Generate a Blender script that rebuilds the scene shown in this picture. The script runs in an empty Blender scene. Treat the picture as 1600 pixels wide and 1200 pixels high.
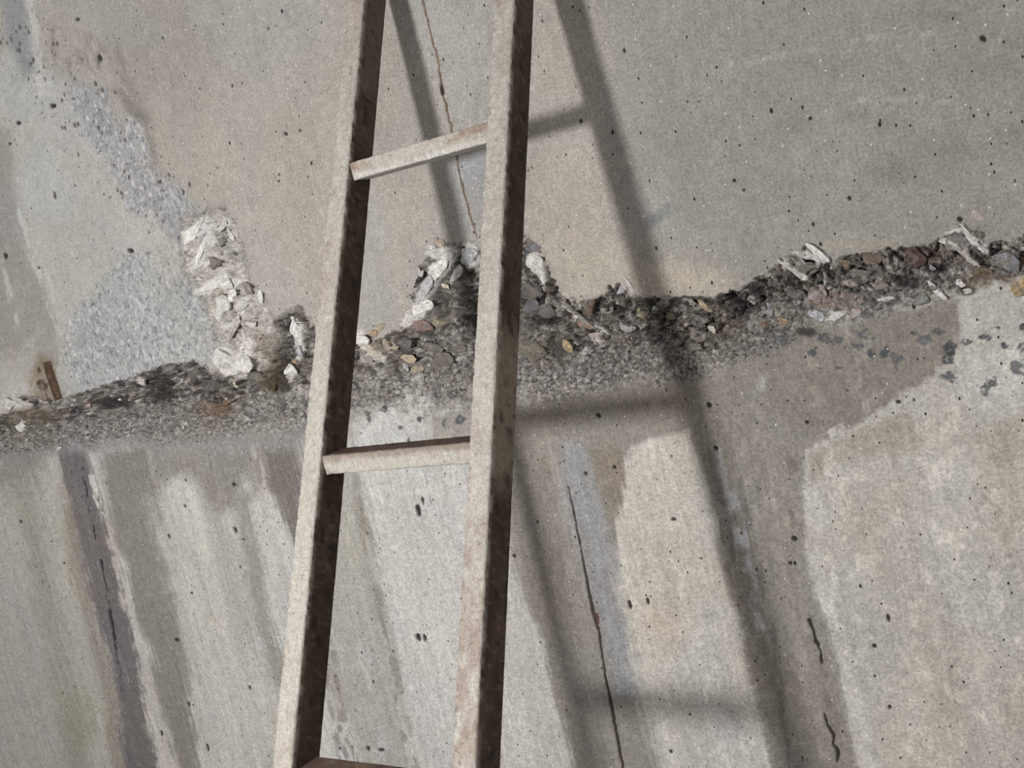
import bpy, math, random
import numpy as np
from mathutils import Vector, Matrix

# ------------------------------------------------------------------ camera
FPX = 1581.41
YAW, PITCH, ROLL = 0.5678, -0.13, 0.2085
CAM = np.array([0.0, -1.6, 0.0])
fw = np.array([-math.sin(YAW)*math.cos(PITCH), math.cos(YAW)*math.cos(PITCH), math.sin(PITCH)])
rt = np.cross(fw, [0, 0, 1]); rt /= np.linalg.norm(rt)
dn = -np.cross(rt, fw)
RX = math.cos(ROLL)*rt + math.sin(ROLL)*dn          # image right
DY = -math.sin(ROLL)*rt + math.cos(ROLL)*dn         # image down
scene = bpy.context.scene
cd = bpy.data.cameras.new('camera'); cam = bpy.data.objects.new('camera', cd)
scene.collection.objects.link(cam); scene.camera = cam
cd.sensor_fit = 'HORIZONTAL'; cd.sensor_width = 36.0; cd.lens = FPX/1600*36.0
cd.clip_start = 0.01
m = Matrix.Identity(4)
for i in range(3):
    m[i][0] = RX[i]; m[i][1] = -DY[i]; m[i][2] = -fw[i]; m[i][3] = CAM[i]
cam.matrix_world = m

# ------------------------------------------------------------------ light
world = bpy.data.worlds.new('world'); scene.world = world; world.use_nodes = True
bg = world.node_tree.nodes['Background']
bg.inputs[0].default_value = (1.0, 0.985, 0.965, 1); bg.inputs[1].default_value = 0.42
ld = bpy.data.lights.new('work_lamp', 'AREA'); ld.shape = 'DISK'; ld.size = 0.22
ld.energy = 53.0; ld.color = (1.0, 0.985, 0.97)
lamp = bpy.data.objects.new('work_lamp', ld); scene.collection.objects.link(lamp)
LP = Vector((-1.2395, -2.6149, -0.0067)); lamp.location = LP
lamp.rotation_euler = (Vector((-2.0, 0, -0.25)) - LP).to_track_quat('-Z', 'Y').to_euler()
scene.view_settings.view_transform = 'Standard'; scene.view_settings.look = 'None'
scene.view_settings.gamma = 1; scene.view_settings.use_curve_mapping = False
scene.view_settings.exposure = 0.24

FLOOR_Z = -1.75

# ------------------------------------------------------------------ helpers
rng = np.random.default_rng(7)
def proj(X, Y, Z):
    x, y, z = X-CAM[0], Y-CAM[1], Z-CAM[2]
    a = RX[0]*x+RX[1]*y+RX[2]*z; b = DY[0]*x+DY[1]*y+DY[2]*z; c = fw[0]*x+fw[1]*y+fw[2]*z
    c = np.maximum(c, 0.15)
    return 800+FPX*a/c, 600+FPX*b/c
def at(px, py, Y=0.0):
    v = RX*(px-800)/FPX + DY*(py-600)/FPX + fw
    return CAM + v*(Y-CAM[1])/v[1]
TAB = rng.random((256, 256, 8)).astype(np.float32)
def vnoise(u, v, ch=0):
    iu = np.floor(u).astype(int); iv = np.floor(v).astype(int); fu = u-iu; fv = v-iv
    fu = fu*fu*(3-2*fu); fv = fv*fv*(3-2*fv)
    T = TAB[:, :, ch]
    a = T[iu & 255, iv & 255]; b = T[(iu+1) & 255, iv & 255]; c = T[iu & 255, (iv+1) & 255]; d = T[(iu+1) & 255, (iv+1) & 255]
    return (a*(1-fu)+b*fu)*(1-fv)+(c*(1-fu)+d*fu)*fv
def fbm(u, v, ch=0, octs=4, gain=0.5):
    s = 0; amp = 1; tot = 0
    for k in range(octs):
        s = s+amp*(vnoise(u*2**k+17.3*k, v*2**k-9.1*k, (ch+k) % 8)-0.5); tot += amp; amp *= gain
    return s/tot*2          # about -1..1
def cells(u, v, seed=0):
    iu = np.floor(u).astype(int); iv = np.floor(v).astype(int)
    f1 = np.full(u.shape, 9.0); f2 = np.full(u.shape, 9.0); ci = np.zeros(u.shape, int); cj = np.zeros(u.shape, int)
    ox = np.zeros(u.shape); oy = np.zeros(u.shape)
    for dx in (-1, 0, 1):
        for dy in (-1, 0, 1):
            a = (iu+dx+seed*31) & 255; b = (iv+dy+seed*57) & 255
            qx = iu+dx+TAB[a, b, 0]; qy = iv+dy+TAB[a, b, 1]
            d = np.hypot(u-qx, v-qy); near = d < f1
            f2 = np.where(near, f1, np.minimum(f2, d))
            ci = np.where(near, a, ci); cj = np.where(near, b, cj)
            ox = np.where(near, u-qx, ox); oy = np.where(near, v-qy, oy); f1 = np.where(near, d, f1)
    return f1, f2, TAB[ci, cj], ox, oy
def sstep(a, b, x):
    t = np.clip((x-a)/(b-a), 0, 1); return t*t*(3-2*t)
def lin(c):
    c = np.asarray(c, float)/255.0
    return np.where(c <= 0.04045, c/12.92, ((c+0.055)/1.055)**2.4)
def poly_sd(x, y, P):                  # positive inside, distance in the units of x, y
    d = np.full(x.shape, 1e9); ins = np.zeros(x.shape, bool); n = len(P)
    for i in range(n):
        ax, ay = P[i]; bx, by = P[(i+1) % n]
        ex, ey = bx-ax, by-ay; L = ex*ex+ey*ey+1e-9
        t = np.clip(((x-ax)*ex+(y-ay)*ey)/L, 0, 1)
        d = np.minimum(d, (x-ax-t*ex)**2+(y-ay-t*ey)**2)
        c = ((ay > y) != (by > y)) & (x < ex*(y-ay)/(ey if abs(ey) > 1e-9 else 1e-9)+ax)
        ins ^= c
    d = np.sqrt(d); return np.where(ins, d, -d)
def line_d(x, y, P):
    d = np.full(x.shape, 1e9); W = np.zeros(x.shape)
    for i in range(len(P)-1):
        ax, ay, aw = P[i]; bx, by, bw = P[i+1]; ex, ey = bx-ax, by-ay
        t = np.clip(((x-ax)*ex+(y-ay)*ey)/(ex*ex+ey*ey+1e-9), 0, 1)
        q = np.hypot(x-ax-t*ex, y-ay-t*ey); k = q < d
        d = np.where(k, q, d); W = np.where(k, aw+(bw-aw)*t, W)
    return d, W

def mesh_obj(name, V, F, mat, parent=None, col=None, smooth=True, rough=None):
    me = bpy.data.meshes.new(name)
    V = np.asarray(V, np.float32)
    if isinstance(F, np.ndarray):
        n = len(F); k = F.shape[1]
        me.vertices.add(len(V)); me.vertices.foreach_set('co', V.ravel())
        me.loops.add(n*k); me.loops.foreach_set('vertex_index', F.astype(np.int32).ravel())
        me.polygons.add(n); me.polygons.foreach_set('loop_start', np.arange(0, n*k, k, dtype=np.int32))
        me.update(calc_edges=True)
    else:
        me.from_pydata([tuple(map(float, v)) for v in V], [], F); me.update()
    me.polygons.foreach_set('use_smooth', [smooth]*len(me.polygons))
    if col is not None:
        a = me.color_attributes.new('stain', 'FLOAT_COLOR', 'POINT')
        c = np.ones((len(V), 4), np.float32); c[:, :3] = col
        a.data.foreach_set('color', c.ravel())
    me.materials.append(mat); me.validate()
    o = bpy.data.objects.new(name, me); scene.collection.objects.link(o)
    if parent: o.parent = parent
    return o

def nd(nt, t, **kw):
    n = nt.nodes.new(t)
    for k, v in kw.items(): setattr(n, k, v)
    return n
def stained_material(name, grain=350, grain_amt=0.16, spot_scale=0, spot_r=0.0, rough=0.9, bump=0.0006, speck=0.0, mott=60, mott_amt=0.12):
    """colour = the stains laid on the mesh x a fine procedural grain, with small pock holes"""
    mt = bpy.data.materials.new(name); mt.use_nodes = True; nt = mt.node_tree; L = nt.links
    b = nt.nodes['Principled BSDF']; b.inputs['Roughness'].default_value = rough
    b.inputs['Specular IOR Level'].default_value = 0.25
    at_ = nd(nt, 'ShaderNodeAttribute', attribute_name='stain')
    tc = nd(nt, 'ShaderNodeTexCoord')
    n1 = nd(nt, 'ShaderNodeTexNoise'); n1.inputs['Scale'].default_value = grain; n1.inputs['Detail'].default_value = 3
    n1.inputs['Roughness'].default_value = 0.65
    L.new(tc.outputs['Object'], n1.inputs['Vector'])
    mr = nd(nt, 'ShaderNodeMapRange'); mr.inputs['From Min'].default_value = 0.34; mr.inputs['From Max'].default_value = 0.66
    mr.inputs['To Min'].default_value = 1-grain_amt; mr.inputs['To Max'].default_value = 1+grain_amt
    L.new(n1.outputs['Fac'], mr.inputs['Value'])
    vm = nd(nt, 'ShaderNodeVectorMath', operation='SCALE')
    L.new(at_.outputs['Color'], vm.inputs[0]); L.new(mr.outputs[0], vm.inputs['Scale'])
    n2 = nd(nt, 'ShaderNodeTexNoise'); n2.inputs['Scale'].default_value = mott; n2.inputs['Detail'].default_value = 7
    n2.inputs['Roughness'].default_value = 0.72; L.new(tc.outputs['Object'], n2.inputs['Vector'])
    mp2 = nd(nt, 'ShaderNodeMapping'); mp2.inputs['Scale'].default_value = (1, 1, 0.14); mp2.inputs['Rotation'].default_value = (0, 0.03, 0)
    L.new(tc.outputs['Object'], mp2.inputs['Vector'])
    n4 = nd(nt, 'ShaderNodeTexNoise'); n4.inputs['Scale'].default_value = mott*2.6; n4.inputs['Detail'].default_value = 5
    n4.inputs['Roughness'].default_value = 0.7; L.new(mp2.outputs[0], n4.inputs['Vector'])
    prev = vm
    n1.inputs['Roughness'].default_value = 0.8
    for nn_, am in ((n2, mott_amt), (n4, mott_amt*.8)):
        q_ = nd(nt, 'ShaderNodeMapRange'); q_.inputs['From Min'].default_value = 0.3; q_.inputs['From Max'].default_value = 0.7
        q_.inputs['To Min'].default_value = 1-am; q_.inputs['To Max'].default_value = 1+am
        L.new(nn_.outputs['Fac'], q_.inputs['Value'])
        w_ = nd(nt, 'ShaderNodeVectorMath', operation='SCALE'); L.new(prev.outputs[0], w_.inputs[0]); L.new(q_.outputs[0], w_.inputs['Scale']); prev = w_
    col = prev.outputs[0]; height = n1.outputs['Fac']
    for (spot_scale, spot_r, pwr) in (((spot_scale, spot_r, 6.0), (spot_scale*2.6, spot_r*1.35, 3.6)) if spot_scale else ()):
        vo = nd(nt, 'ShaderNodeTexVoronoi'); vo.inputs['Scale'].default_value = spot_scale
        mp = nd(nt, 'ShaderNodeMapping'); mp.inputs['Scale'].default_value = (1, 1, 0.62)
        mp.inputs['Rotation'].default_value = (0, 0.3, 0)
        L.new(tc.outputs['Object'], mp.inputs['Vector']); L.new(mp.outputs[0], vo.inputs['Vector'])
        sep = nd(nt, 'ShaderNodeSeparateColor'); L.new(vo.outputs['Color'], sep.inputs[0])
        pw = nd(nt, 'ShaderNodeMath', operation='POWER'); pw.inputs[1].default_value = pwr
        L.new(sep.outputs[0], pw.inputs[0])
        ra = nd(nt, 'ShaderNodeMath', operation='MULTIPLY'); ra.inputs[1].default_value = spot_r; L.new(pw.outputs[0], ra.inputs[0])
        sb = nd(nt, 'ShaderNodeMath', operation='SUBTRACT'); L.new(ra.outputs[0], sb.inputs[0]); L.new(vo.outputs['Distance'], sb.inputs[1])
        m2 = nd(nt, 'ShaderNodeMapRange'); m2.inputs['From Min'].default_value = 0; m2.inputs['From Max'].default_value = 0.05
        L.new(sb.outputs[0], m2.inputs['Value'])
        mx = nd(nt, 'ShaderNodeMix', data_type='RGBA'); L.new(m2.outputs[0], mx.inputs['Factor'])
        L.new(col, mx.inputs['A']); mx.inputs['B'].default_value = (0.035, 0.03, 0.026, 1)  # near-black paints in the shade and dirt inside each pock hole
        col = mx.outputs['Result']
        hs = nd(nt, 'ShaderNodeMath', operation='MULTIPLY_ADD'); hs.inputs[1].default_value = -3.0
        L.new(m2.outputs[0], hs.inputs[0]); L.new(height, hs.inputs[2]); height = hs.outputs[0]
    if speck:
        v3 = nd(nt, 'ShaderNodeTexVoronoi'); v3.inputs['Scale'].default_value = 150
        L.new(tc.outputs['Object'], v3.inputs['Vector'])
        s3 = nd(nt, 'ShaderNodeSeparateColor'); L.new(v3.outputs['Color'], s3.inputs[0])
        g3 = nd(nt, 'ShaderNodeMath', operation='GREATER_THAN'); g3.inputs[1].default_value = 1-speck; L.new(s3.outputs[1], g3.inputs[0])
        l3 = nd(nt, 'ShaderNodeMath', operation='LESS_THAN'); l3.inputs[1].default_value = 0.22; L.new(v3.outputs['Distance'], l3.inputs[0])
        mm = nd(nt, 'ShaderNodeMath', operation='MULTIPLY'); L.new(g3.outputs[0], mm.inputs[0]); L.new(l3.outputs[0], mm.inputs[1])
        mx3 = nd(nt, 'ShaderNodeMix', data_type='RGBA'); L.new(mm.outputs[0], mx3.inputs['Factor'])
        L.new(col, mx3.inputs['A']); mx3.inputs['B'].default_value = (0.6, 0.58, 0.55, 1); col = mx3.outputs['Result']
    L.new(col, b.inputs['Base Color'])
    bp = nd(nt, 'ShaderNodeBump'); bp.inputs['Distance'].default_value = bump; bp.inputs['Strength'].default_value = 0.9
    L.new(height, bp.inputs['Height']); L.new(bp.outputs[0], b.inputs['Normal'])
    return mt
M_CONC = stained_material('weathered_concrete', 230, 0.27, 44, 0.15, 0.92, 0.0014, 0.010, 75, 0.13)
M_STEEL = stained_material('plaster_splashed_steel', 420, 0.28, 0, 0, 0.8, 0.0010, 0.0, 110, .20)
M_STONE = stained_material('broken_stone', 300, 0.30, 0, 0, 0.9, 0.0022, 0.0, 120, .25)

# ================================================================== the wall
def axis(lo, hi, knots):
    """coordinates from lo to hi; knots = [(coord, spacing)...]"""
    out = [lo]; ks = np.array([k[0] for k in knots]); ss = np.array([k[1] for k in knots])
    while out[-1] < hi: out.append(out[-1]+float(np.interp(out[-1], ks, ss)))
    return np.array(out)
xs = axis(-5.2, 2.2, [(-5.2, .10), (-3.5, .02), (-3.2, .0050), (-2.4, .0036), (-1.5, .0024), (-.6, .0014), (0.02, .0012), (.12, .01), (.6, .08)])
zs = axis(FLOOR_Z, 1.5, [(-1.75, .03), (-1.34, .012), (-1.2, .003), (-.62, .0022), (-.44, .0018), (-.40, .0013), (.03, .0013), (.10, .002), (.45, .0022), (.8, .004), (.95, .05)])
GX, GZ = np.meshgrid(xs, zs)
X = GX.ravel(); Z = GZ.ravel(); N = len(X)
mmx, mmz = X*1000, Z*1000
px0, py0 = proj(X, np.zeros(N), Z)

TOP = [(-900, 640), (-200, 640), (0, 636), (40, 618), (90, 628), (130, 612), (200, 590), (250, 572), (300, 566), (350, 588), (372, 575), (390, 540), (405, 500), (430, 500), (470, 478), (495, 520), (560, 522), (600, 528), (640, 500), (652, 440), (668, 392), (700, 378), (735, 392), (775, 385), (830, 372), (850, 410), (872, 460), (900, 476), (940, 462), (965, 440), (990, 465), (1040, 463), (1100, 472), (1150, 455), (1200, 428), (1228, 402), (1262, 384), (1300, 405), (1340, 396), (1400, 390), (1470, 378), (1508, 352), (1545, 385), (1600, 372), (1800, 350), (2600, 290)]
BOT = [(-900, 730), (-200, 720), (0, 712), (100, 694), (200, 690), (300, 684), (400, 678), (490, 668), (560, 640), (650, 634), (740, 640), (820, 625), (900, 618), (1000, 600), (1080, 588), (1150, 560), (1250, 520), (1350, 492), (1450, 470), (1600, 436), (1800, 400), (2600, 310)]
RB = [(-900, 760), (0, 740), (400, 710), (560, 680), (820, 660), (1100, 620), (1600, 560), (2600, 420)]     # where the face below is flat again
tx, ty = zip(*TOP); bx, by = zip(*BOT); rx_, ry_ = zip(*RB)
wn1 = fbm(mmx/60, mmz/60, 1, 3); wn2 = fbm(mmx/60+50, mmz/60, 2, 3)
wf1 = fbm(mmx/9, mmz/9, 3, 3); wf2 = fbm(mmx/9+40, mmz/9, 4, 3)
SC = np.clip(1.35/np.maximum(0.7, 0.78+(-X)*0.66), 0.3, 1.6)    # px per mm, roughly
def band(px, py):
    t = np.interp(px+10*wf1*SC, tx, ty)+6*wf2*SC+3*wn1*SC; b = np.interp(px, bx, by)+14*wn1*SC+8*wf1*SC
    return t, b
t0, b0 = band(px0, py0)
RECESS = 0.020
flat = np.interp(px0, rx_, ry_)
rec = RECESS*sstep(0, 1, (py0-t0)/np.maximum(20, flat-t0))
px, py = proj(X, rec, Z)
t1, b1 = band(px, py)
u = (py-t1)/np.maximum(b1-t1, 8)                   # 0 at the upper lip, 1 where the rubble fades
below = sstep(0.8, 1.25, u); inband = sstep(-0.03, 0.03, u)*(1-sstep(0.85, 1.15, u))
rub_up = sstep(-0.02, 0.06, u)*(1-sstep(0.45, 0.8, u)); 

# ------------------------------------------------------------------ colours (sRGB numbers), laid down layer by layer
C = np.zeros((N, 3)); C[:] = (157, 151, 143)
H = np.zeros(N)                                    # relief towards the room, metres
rough = np.zeros(N)
def put(alpha, colour, idx=slice(None)):
    C[idx] = C[idx]*(1-alpha[:, None])+np.asarray(colour, float)*alpha[:, None]
def box(P, pad):
    xs_ = [p[0] for p in P]; ys_ = [p[1] for p in P]
    return np.nonzero((px > min(xs_)-pad) & (px < max(xs_)+pad) & (py > min(ys_)-pad) & (py < max(ys_)+pad))[0]
def area(P, colour, a=1.0, soft=10, warp=8, fine=3, streak=0.0, zone=None):
    i = box(P, soft+warp+fine+4)
    if not len(i): return
    jit = 9*ST2[i]*lowz[i]*min(1, soft/6)+4*ST[i]*lowz[i]
    x = px[i]+warp*wn1[i]+fine*wf1[i]+jit; y = py[i]+warp*wn2[i]+fine*wf2[i]
    al = sstep(-soft*1.15, soft*1.15, poly_sd(x, y, P)+soft*.8*MF[i])*a*(1-.12*(MF[i]>0)*MF[i])
    if streak: al = np.clip(al*(1+streak*ST[i]), 0, 1)
    if zone is not None: al = al*zone[i]
    put(al, colour, i); return i, al
def stroke(P, colour, a=1.0, soft=1.5, warp=3, fine=1.5, dig=0, broken=0.18, zone=None):
    pad = max(p[2] for p in P)+soft+warp+fine+4; i = box(P, pad)
    if not len(i): return
    x = px[i]+warp*wn1[i]+fine*wf1[i]; y = py[i]+warp*wn2[i]+fine*wf2[i]
    d, w = line_d(x, y, P); al = (1-sstep(0, soft, d-w))*a
    if broken: al = al*sstep(-broken, broken+.15, fbm(mmx[i]/14, mmz[i]/30, 5, 3)+.1)
    if zone is not None: al = al*zone[i]
    put(al, colour, i)
    if dig: H[i] -= dig*al
# board-marked streak noise, running down the wall
lean = 0.03
ST = fbm((mmx+mmz*lean)/26, mmz/420, 2, 4, .6)
ST2 = fbm((mmx+mmz*lean)/7, mmz/160, 5, 3, .6)
MO = fbm(mmx/130, mmz/130, 6, 5, .6); MF = fbm(mmx/14, mmz/14, 1, 4, .65)
lowz = sstep(0.7, 1.1, u); upz = 1-inband-below; upz = np.clip(upz, 0, 1)

# --- upper face
area([(950, -60), (1700, -60), (1700, 420), (1150, 480), (1060, 440), (1000, 300)], (146, 142, 135), 1, 70, 30)
area([(820, -40), (890, -40), (960, 240), (1020, 460), (880, 480), (820, 370)], (168, 158, 147), .9, 26, 14)
area([(860, 380), (1020, 400), (1150, 430), (1140, 470), (1000, 460), (900, 470)], (172, 162, 148), .9, 16, 14)
area([(240, 120), (560, 60), (540, 520), (440, 500), (400, 440), (330, 300)], (162, 152, 143), .8, 50, 30)
area([(160, -20), (330, -20), (330, 180), (260, 230), (170, 120)], (146, 140, 134), .8, 45, 20)
area([(340, -40), (560, -40), (540, 160), (380, 180)], (155, 151, 145), .7, 50, 20)
area([(600, 280), (720, 260), (660, 390), (630, 480), (570, 520), (565, 330)], (160, 152, 142), .9, 22, 10)
area([(640, 0), (760, 0), (760, 200), (700, 190)], (160, 157, 151), .8, 25, 8)
area([(560, 310), (600, 310), (600, 400), (620, 480), (600, 520), (550, 520)], (156, 155, 153), .6, 14, 10)
area([(690, 250), (770, 230), (750, 380), (720, 360)], (148, 149, 150), .7, 12, 6)
for q in ((1390, 262, 34, 20), (1330, 180, 24, 10), (1565, 110, 26, 14), (1580, 215, 30, 14), (1460, 20, 60, 20), (1300, 100, 60, 16), (1240, 200, 40, 20), (1480, 230, 40, 22)):
    area([(q[0]-q[2], q[1]), (q[0], q[1]-q[3]), (q[0]+q[2], q[1]), (q[0], q[1]+q[3])], (122, 118, 113), .45, 16, 14, 5)
for P in ([(1135, 100, 2), (1250, 82, 3), (1300, 74, 2)], [(1330, 152, 2), (1420, 158, 3), (1500, 162, 1)], [(1600, -10, 1), (1560, 70, 1.3), (1520, 135, 1)], [(1440, 10, 1), (1580, 20, 1.5)], [(1330, 60, 2), (1460, 50, 2)]):
    stroke(P, (176, 172, 166), .5, 5, 8, 3, broken=.3)
area([(1008, 342), (1048, 318), (1050, 332), (1020, 356), (1012, 362)], (118, 122, 124), .75, 4, 3, 3)
area([(1235, 385), (1400, 370), (1400, 390), (1250, 395)], (165, 152, 136), .6, 8, 6)
# left: the paler, worn area with its grey spalls
area([(-3000, 90), (0, 95), (20, 60), (50, 55), (60, 100), (110, 130), (140, 190), (170, 240), (200, 290), (230, 340), (290, 400), (330, 480), (380, 560), (250, 610), (90, 630), (0, 640), (-3000, 640)], (167, 165, 159), 1, 7, 9, 4)
area([(40, -20), (52, -20), (60, 40), (66, 110), (90, 150), (60, 150), (44, 90)], (178, 175, 170), .9, 5, 4)
area([(0, -20), (34, -20), (50, 60), (55, 108), (38, 122), (14, 70)], (133, 135, 138), .95, 7, 5)
area([(-60, 150), (14, 215), (26, 300), (50, 400), (76, 470), (96, 560), (70, 585), (-70, 560), (-110, 380)], (141, 137, 132), .9, 12, 9, 3)
area([(0, 560), (60, 520), (60, 600), (0, 640)], (165, 161, 155), .8, 14, 8)
for P in ([(30, 330, 2), (52, 400, 3), (78, 480, 3), (92, 520, 1)], [(2, 400, 1), (18, 470, 2), (30, 520, 1)], [(60, 380, 1), (84, 470, 2), (95, 520, 1)]):
    stroke(P, (178, 176, 170), .8, 5, 5, 2)
for P in ([(128, 90, 10), (140, 100, 8)], [(128, 60, 8), (160, 90, 10)], [(85, 60, 8), (100, 110, 6)]):
    stroke(P, (120, 112, 105), .45, 10, 8, 6, broken=.25)
G1 = [(106, 128), (165, 138), (172, 182), (188, 200), (198, 178), (222, 190), (232, 212), (240, 262), (292, 305), (322, 342), (300, 420), (250, 380), (205, 335), (182, 285), (160, 240), (130, 205)]
G2 = [(200, 400), (300, 372), (345, 470), (336, 560), (300, 600), (200, 606), (128, 606), (100, 560), (112, 500), (150, 450)]
for P, c in ((G1, (148, 149, 151)), (G2, (158, 158, 156))):
    i, al = area(P, c, .9, 7, 8, 5); rough[i] = np.maximum(rough[i], al)
    k = sstep(.05, .55, fbm(mmx[i]/7, mmz[i]/11, 3, 3)); put(k*al*.8, (192, 191, 188), i)
    k = sstep(.1, .6, fbm(mmx[i]/6+9, mmz[i]/9, 6, 3)); put(k*al*.75, (104, 105, 107), i)
area([(240, 330), (262, 360), (300, 430), (250, 430), (212, 340)], (172, 168, 160), .7, 8, 7)
area([(182, 138), (200, 150), (232, 185), (240, 260), (228, 200), (200, 178)], (118, 114, 109), .8, 6, 4)
stroke([(170, 60, 6), (200, 140, 8), (235, 200, 8), (245, 262, 4)], (130, 124, 117), .6, 10, 6)
area([(58, 560), (70, 552), (84, 562), (100, 622), (88, 632), (52, 628), (46, 590)], (130, 113, 92), .75, 8, 6, 7)
stroke([(60, 566, 2), (62, 580, 1.5)], (70, 56, 42), .8, 3, 1, 2)
stroke([(72, 600, 2), (76, 624, 2)], (80, 64, 50), .7, 3, 1, 2)
stroke([(64, 600, 5), (68, 604, 4)], (60, 48, 36), .9, 4, 1)

# --- rust line of the board joint
for P in ([(655, -20, 1.5), (683, 90, 1.8), (693, 150, 2), (706, 205, 1.5), (722, 290, 1), (734, 335, 2), (746, 372, 1.2)],):
    stroke(P, (176, 168, 158), .4, 6, 0, 2)
    stroke([(a, b, w*.45) for a, b, w in P], (104, 80, 60), .9, 1.4, 0, 2.0, dig=.002, broken=0)
stroke([(688, 128, 2), (691, 146, 2)], (50, 42, 36), .9, 1.5, 0, 1)

# --- lower face
lowbase = 178+5*MO
area([(-900, 600), (2400, 250), (2400, 2600), (-2000, 2600)], (178, 175, 168), 1, 1, 0, 0, zone=lowz)
ZL = lowz
area([(0, 700), (80, 690), (70, 760), (30, 790), (-40, 790)], (122, 118, 112), .8, 24, 8, 3, zone=ZL)
area([(-40, 760), (18, 760), (30, 850), (55, 960), (90, 1080), (120, 1220), (-80, 1220)], (160, 157, 149), .8, 26, 8, 2, .8, ZL)
area([(22, 740), (58, 740), (84, 860), (100, 960), (128, 1060), (158, 1220), (104, 1220), (84, 1100), (66, 1000), (40, 880)], (148, 143, 131), .85, 12, 8, 3, .8, ZL)
area([(52, 740), (92, 730), (120, 850), (150, 960), (178, 1060), (190, 1210), (150, 1210), (110, 1040), (90, 930)], (166, 162, 152), .9, 12, 7, 2, .6, ZL)
area([(90, 700), (104, 700), (122, 840), (150, 960), (176, 1060), (196, 1210), (180, 1210), (160, 1080), (140, 1000), (112, 900)], (136, 124, 112), .8, 6, 4, 2, .5, ZL)
S1 = [(94, 696), (132, 700), (150, 760), (172, 842), (198, 950), (216, 1050), (252, 1220), (196, 1220), (182, 1100), (170, 1020), (146, 940), (124, 850), (106, 770)]
area(S1, (104, 97, 97), .95, 6, 5, 2, .25, ZL)
stroke([(138, 700, 3), (158, 790, 3.5), (186, 900, 4), (214, 1010, 6), (234, 1110, 7), (270, 1220, 6)], (184, 176, 168), .8, 6, 4, 1.5, zone=ZL)
stroke([(142, 745, 3), (150, 775, 4), (160, 800, 3)], (206, 200, 192), .9, 3, 2, 1, zone=ZL)
stroke([(128, 730, .5), (140, 800, 1), (152, 850, 1), (164, 910, 1.4), (174, 970, 2), (182, 1020, 1.2), (190, 1080, .5)], (46, 42, 41), .9, 1.6, 1, 1.8, dig=.004, broken=.05)
S2 = [(158, 706), (232, 700), (246, 770), (250, 850), (274, 930), (284, 980), (296, 1040), (300, 1110), (316, 1220), (292, 1220), (266, 1150), (246, 1080), (234, 1020), (214, 950), (196, 880), (172, 820)]
area(S2, (128, 123, 113), .95, 7, 8, 2, .15, ZL)
area([(236, 690), (470, 672), (488, 740), (470, 770), (400, 770), (384, 740), (372, 790), (340, 815), (322, 790), (306, 756), (276, 742), (254, 760), (240, 800)], (132, 126, 118), .9, 12, 8, 3, .25, ZL)
area([(222, 770), (246, 770), (276, 850), (300, 960), (318, 1060), (300, 1060), (268, 940), (240, 850)], (166, 162, 152), .5, 10, 6, zone=ZL)
area([(258, 750), (290, 742), (316, 800), (340, 870), (310, 880), (276, 820)], (186, 184, 176), .8, 12, 7, 2, .4, ZL)
area([(322, 790), (350, 800), (378, 880), (396, 980), (384, 1020), (352, 920)], (156, 152, 144), .7, 12, 8, 2, .6, ZL)
area([(366, 770), (392, 770), (404, 850), (424, 960), (446, 1040), (452, 1080), (430, 1080), (402, 980), (384, 900)], (140, 135, 125), .85, 8, 7, 2, .3, ZL)
area([(408, 688), (462, 684), (474, 790), (480, 870), (462, 860), (440, 810), (420, 750)], (112, 104, 99), .9, 6, 6, 2, .3, ZL)
stroke([(396, 700, 4), (410, 760, 5), (430, 830, 4), (452, 920, 2)], (180, 172, 164), .7, 6, 4, zone=ZL)
area([(120, 1080), (150, 1100), (150, 1160), (118, 1180), (104, 1130)], (134, 130, 110), .5, 16, 12, 5)
# between the rails
area([(540, 700), (736, 690), (730, 1210), (500, 1210), (520, 850)], (184, 182, 177), 1, 14, 5, zone=ZL)
area([(540, 640), (600, 640), (560, 700), (530, 720)], (150, 143, 134), .8, 14, 8)
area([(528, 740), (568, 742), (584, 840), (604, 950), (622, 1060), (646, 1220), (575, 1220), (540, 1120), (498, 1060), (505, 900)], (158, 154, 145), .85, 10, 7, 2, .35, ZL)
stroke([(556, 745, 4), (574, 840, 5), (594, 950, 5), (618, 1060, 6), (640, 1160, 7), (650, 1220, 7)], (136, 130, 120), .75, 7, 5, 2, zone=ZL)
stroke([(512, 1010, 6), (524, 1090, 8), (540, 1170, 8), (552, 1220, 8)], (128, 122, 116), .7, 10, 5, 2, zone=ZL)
stroke([(530, 1050, .8), (552, 1150, .8), (556, 1200, .8)], (190, 186, 180), .8, 1.2, 1, .4)
stroke([(538, 1050, .8), (562, 1160, .8)], (180, 176, 170), .7, 1.2, 1, .4)
stroke([(566, 1000, 5), (590, 1120, 6), (600, 1220, 6)], (176, 178, 177), .6, 8, 5, 2)
stroke([(664, 740, .6), (671, 768, .7), (674, 790, .5)], (140, 142, 144), .7, 2, 1, .6)
# under the rubble, between the rails: white limewash with dark stones showing
area([(565, 655), (620, 610), (660, 575), (690, 620), (680, 680), (620, 712), (550, 706)], (178, 177, 173), .9, 12, 10, 6)
area([(680, 650), (745, 640), (745, 700), (672, 690)], (150, 143, 134), .9, 5, 5, 3)
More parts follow.
